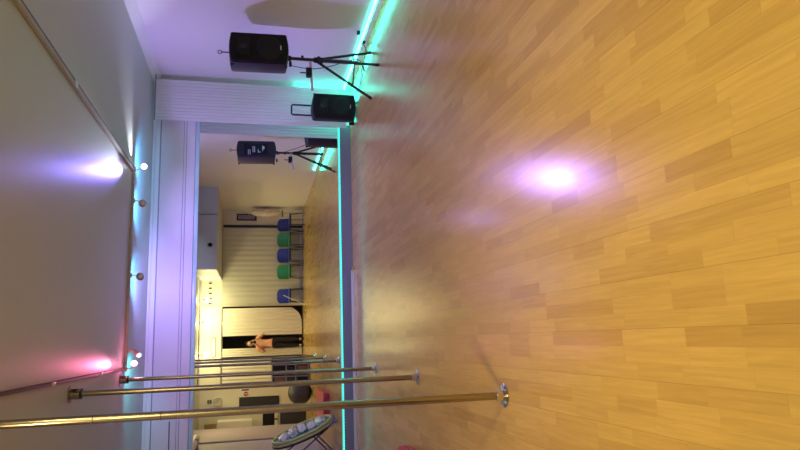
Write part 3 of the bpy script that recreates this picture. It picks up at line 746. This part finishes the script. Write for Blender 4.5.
Eg = [(0,1),(1,2),(2,3),(3,4),(4,5),(0,6),(6,7),(7,8),(8,9),(0,10),(10,11),(11,12),(12,13),(3,14),(14,15),(15,16),(16,17),(3,18),(18,19),(19,20),(20,21)]
body = skin_body('body', B, Eg, 0, M_skin, ps)
# fingers: curl around the phone edges
for s, wx in ((1, .088), (-1, -.016)):
    wr = Vector((wx, .115, 1.395 if s > 0 else 1.375))
    for k in range(4):
        z = wr.z + .012 + k*.020
        pts = [wr + Vector((0,0,.005*k)), Vector((wx + s*.008, .135, z+.004)), Vector((wx - s*.008, .168, z+.008)), Vector((wx - s*(.026+.002*(k % 3)), .176, z+.010))]
        bm = nb(); tube(bm, pts, [.011,.009,.008,.006], 8); obj('finger', bm, M_skin, ps, sharp=180)
    bm = nb(); tube(bm, [wr, Vector((wx-s*.004, .130, wr.z+.03)), Vector((wx-s*.024, .146, wr.z+.052))], [.012,.010,.008], 8); obj('thumb', bm, M_skin, ps, sharp=180)
# head with face
hd = Vector((0, .015, 1.505))
bm = nb(); bmesh.ops.create_uvsphere(bm, u_segments=32, v_segments=24, radius=1)
for v in bm.verts:
    d = v.co.copy()
    x, y, z = d.x*.074, d.y*.092, d.z*.112
    if z < 0: x *= 1 - .35*(-d.z)**1.6; y *= 1 - .18*(-d.z)**1.5
    if d.y > .6 and abs(d.x) < .24:
        if -.32 < d.z < .12: y += .018*(1-abs(d.x)/.24)*(1-abs(d.z+.12)/.22 if abs(d.z+.12) < .22 else 0)
    if d.y > .7 and .05 < d.z < .28 and .22 < abs(d.x) < .55: y -= .007
    v.co = hd + Vector((x, y, z))
obj('head', bm, M_skin, ps, sharp=180)
for s in (-1, 1):
    bm = nb(); sphere(bm, hd + Vector((s*.027, .080, .012)), .010, 10, (1.2,.7,.7)); obj('eye', bm, M_eye, ps)
    bm = nb(); sphere(bm, hd + Vector((s*.072, .0, -.005)), .020, 10, (.4,.8,1.3)); obj('ear', bm, M_skin, ps)
bm = nb(); sphere(bm, hd + Vector((0, .078, -.055)), .020, 10, (1.1,.5,.35)); obj('mouth', bm, M_lip, ps)
bm = nb(); bmesh.ops.create_uvsphere(bm, u_segments=28, v_segments=20, radius=1)
for v in bm.verts:
    d = v.co.copy(); y = d.y
    v.co = hd + Vector((d.x*.086, d.y*.098 - .020, d.z*.118 + .016))
    if d.z < -.1: v.co.z -= .07*(-d.z) ; v.co.y -= .012
    if d.y > .35 and d.z < .55: v.co.y = min(v.co.y, hd.y + .02)
obj('hair', bm, M_hair, ps, sharp=180)
# clothes
T = [(0,0,.93,.125), (0,0,1.02,.118), (0,0,1.17,.124), (0,0,1.30,.110), (0,.003,1.345,.066),
     (.158,0,1.305,.062), (.250,-.008,1.16,.055), (-.158,0,1.305,.062), (-.230,-.008,1.15,.055)]
top = skin_body('peach_top', T, [(0,1),(1,2),(2,3),(3,4),(3,5),(5,6),(3,7),(7,8)], 1, M_peach, ps)
L_ = [(0,0,.94,.110), (0,0,.90,.115), (.078,0,.82,.096), (.086,.01,.50,.070), (.086,0,.09,.052), (-.078,0,.82,.096), (-.086,.01,.50,.070), (-.086,0,.09,.052)]
skin_body('trousers', L_, [(0,1),(1,2),(2,3),(3,4),(1,5),(5,6),(6,7)], 1, M_trous, ps)
for s in (-1, 1):
    bm = nb(); sphere(bm, (s*.090, .06, .036), .05, 16, (.9, 2.5, .72))
    for v in bm.verts: v.co.z = max(v.co.z, .001)
    obj('shoe', bm, M_shoe, ps)
ph = thing('phone', 'black phone held upright in both hands by the photographer', 'phone', (-.005, -.022, 1.432))
bm = nb(); box(bm, -.036, .036, -.004, .004, -.075, .075, .003); obj('case', bm, M_phone, ph)
bm = nb(); lathe(bm, [(0,.0),(.007,.0),(.007,.002),(0,.002)], (.005, .0042, .048), (0,1,0), 16); obj('lens', bm, M_chrome, ph)
